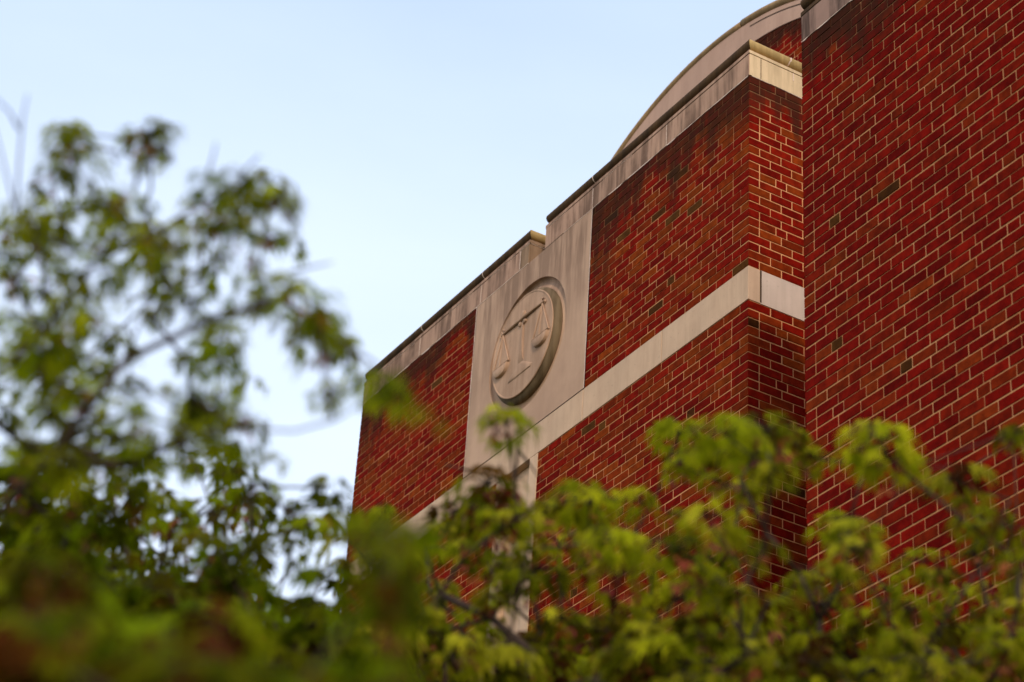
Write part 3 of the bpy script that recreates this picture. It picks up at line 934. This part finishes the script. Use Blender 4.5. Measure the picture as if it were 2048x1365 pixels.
# -- the boughs closest to the camera, lower left, far out of focus
C_ROWS = [
 "0 0 0 0 0 0 0 0 0 0 0 0 0 0 0 0 0 0",
 "2 1 0 0 0 0 0 0 0 0 0 0 0 0 0 0 0 0",
 "4 3 1 0 0 0 0 0 0 0 0 0 0 0 0 0 0 0",
 "6 5 4 2 1 0 0 0 0 0 0 0 0 0 1 1 0 0",
 "7 6 5 4 3 1 0 0 0 0 0 0 0 0 1 2 0 0",
 "7 7 7 6 5 5 4 3 2 1 1 0 1 2 2 2 1 0",
 "8 8 7 7 7 7 6 6 5 5 4 4 4 4 4 4 2 1",
 "9 8 8 8 8 8 8 8 7 7 7 6 5 5 5 4 3 2",
 "9 9 9 9 9 9 9 9 9 8 8 8 7 7 6 5 4 3",
]
rC = random.Random(5)
tipsC = scatter(C_ROWS, 0, 990, 2.0, 2.9, rC, gain=2.4)
def bareC(tr, cr, sd, off):
    prev = at(745, 1200, 2.3) - off
    for i in range(11):
        x, y = rC.gauss(770, 52), rC.uniform(1060, 1240)
        q = at(x, y, rC.uniform(2.2, 2.6)) - off
        tr.tube([prev, (prev + q) / 2 + Vector((0, 0, -.004)), q], .0011, 4)
        cluster(cr, sd, q, .075, rC, [rC.choice(LEAF_GREEN), rC.choice(LEAF_DEEP)], .2, (8, 12), tr, 1.3, 1.2)
limbC = [['base', at(350, 1700, 2.1), at(350, 1480, 2.1)], [2, at(150, 1350, 2.0)], [2, at(600, 1380, 2.1), at(730, 1200, 2.3), at(765, 1050, 2.4)]]
tree('maple_tree', 'blurred maple boughs closest to the camera, filling the lower left corner', 'maple trees before the building',
     foot(350, 2.1), limbC, tipsC, .085, LEAF_DEEP + LEAF_GREEN[1:2] * 2 + LEAF_LIGHT[3:] + LEAF_RED, rC, .0014, .6, bareC, (10, 14), .010, 1.6, 1.3)

# -- maples in front of the walls, along the bottom
D_ROWS = [
 "0 0 0 0 0 0 0 0 0 0 0 0 0 0 0 0 0 0 0 2 2 0 0 0 0 3",
 "0 0 0 0 0 0 0 0 0 0 0 0 1 3 4 3 2 2 0 3 3 0 0 0 0 3",
 "0 0 0 0 0 0 0 0 0 0 0 0 2 4 3 3 0 1 1 2 3 1 0 3 1 0",
 "1 0 1 3 2 0 0 1 2 2 2 0 2 3 3 3 0 0 0 0 1 1 2 3 0 2",
 "3 2 4 5 5 3 3 4 4 4 4 3 4 4 3 2 2 2 4 3 2 2 4 4 3 5",
 "2 4 5 5 5 4 4 6 5 5 5 4 4 3 3 4 4 3 4 4 3 4 5 5 4 5",
 "3 4 5 6 5 4 3 5 5 4 4 4 4 4 4 5 5 4 4 4 4 5 6 6 6 6",
 "4 5 5 6 4 4 3 6 5 5 3 4 5 5 5 6 6 5 3 4 5 5 5 5 6 7",
 "4 5 4 5 5 4 3 5 4 5 4 5 6 6 6 7 5 5 5 4 6 6 5 4 6 7",
 "6 6 6 6 6 6 5 6 6 6 6 6 7 7 6 7 6 6 6 7 7 6 6 6 7 7",
 "8 8 7 7 8 8 7 8 8 7 7 8 8 8 8 8 8 7 8 8 8 8 8 7 8 8",
 "8 8 8 8 8 8 8 8 8 8 8 8 8 8 8 8 8 8 8 8 8 8 8 8 8 8",
]
LEFT = ["0 0 0", "0 0 0", "0 0 0", "0 0 0", "0 0 2", "0 1 3", "0 2 4", "1 4 5", "3 5 5", "5 6 6", "6 7 7", "7 8 8"]
rows1 = [l + ' ' + ' '.join(r.split()[:13]) for l, r in zip(LEFT, D_ROWS)]
rows2 = [' '.join(r.split()[12:]) for r in D_ROWS]
rD = random.Random(31)
tipsD = scatter(rows1, 600, 800, 5.0, 6.9, rD, gain=lambda j: 1.75 if j < 8 else 2.4)
tipsD += [at(x, y, rD.uniform(5.3, 6.3)) for x, y in ((1012, 848), (960, 1005), (1000, 1015), (1055, 1030), (1010, 1055), (985, 1035), (1040, 1065), (1000, 1135), (1072, 1140), (915, 1030), (950, 1020), (885, 1060), (1120, 1020), (1180, 1010), (1270, 1000))]
limbD = [['base', at(1085, 1600, 6.20), at(1075, 1400, 6.20), at(1080, 1260, 6.20)],
         [3, at(1135, 1180, 6.20), at(1180, 1090, 6.20)], [3, at(1000, 1190, 6.10), at(975, 1120, 6.10)],
         [2, at(890, 1300, 6.00), at(880, 1190, 5.90), at(850, 1100, 5.90)], [2, at(1230, 1330, 6.40), at(1300, 1200, 6.50), at(1320, 1080, 6.50)],
         [3, at(1060, 1150, 6.20), at(1032, 1020, 6.20), at(1010, 965, 6.20)]]
def bareD(tr, cr, sd, off):
    d = 6.2
    for pts, r0 in (([(1032, 1020), (1022, 985), (1005, 958), (975, 952), (935, 940), (890, 930)], .008),
                ([(1032, 1020), (1030, 960), (1036, 900), (1030, 860)], .007),
                ([(1036, 900), (1060, 930), (1085, 965)], .005), ([(1005, 958), (1000, 935), (998, 925)], .004)):
        tr.tube([at(x, y, d) - off for x, y in pts], [r0 * (1 - .7 * i / (len(pts) - 1)) for i in range(len(pts))], 5)
tree('maple_tree', 'maple in front of the stone pier with one bare twig rising above it', 'maple trees before the building',
     foot(1085, 6.2), limbD, tipsD, .165, LEAF_LIGHT * 3 + LEAF_DEEP[1:] + LEAF_RED, rD, .0026, .8, bareD, (17, 26), .011, .95, .88)
rE = random.Random(47)
tipsE = scatter(rows2, 1350, 800, 4.9, 6.6, rE, gain=lambda j: 1.65 if j < 8 else 2.4)
tipsE += [at(x, y + 22, rE.uniform(5.1, 6.1)) for x, y in ((1440, 885), (1480, 875), (1510, 890), (1400, 895), (1430, 940), (1500, 960), (1530, 845), (1550, 855), (1590, 865), (1625, 895),
          (1740, 832), (1765, 860), (1720, 880), (1780, 900), (1890, 940), (1915, 945), (2020, 845), (2045, 855))]
limbE = [['base', at(1660, 1600, 5.60), at(1640, 1400, 5.60), at(1640, 1240, 5.60)],
         [3, at(1690, 1150, 5.60), at(1760, 1040, 5.60), at(1840, 930, 5.60)], [3, at(1600, 1150, 5.60), at(1530, 1060, 5.60), at(1480, 960, 5.60)],
         [2, at(1850, 1300, 5.40), at(1950, 1150, 5.40), at(2020, 1000, 5.40)], [2, at(1500, 1290, 5.80), at(1420, 1180, 5.90)],
         [4, at(1700, 1040, 5.60), at(1730, 930, 5.60)]]
tree('maple_tree', 'bright green maple in front of the nearer brick wing on the right', 'maple trees before the building',
     foot(1660, 5.6), limbE, tipsE, .16, LEAF_LIGHT * 3 + LEAF_DEEP[1:] + LEAF_RED, rE, .0024, .75, None, (17, 26), .011, .95, .88)
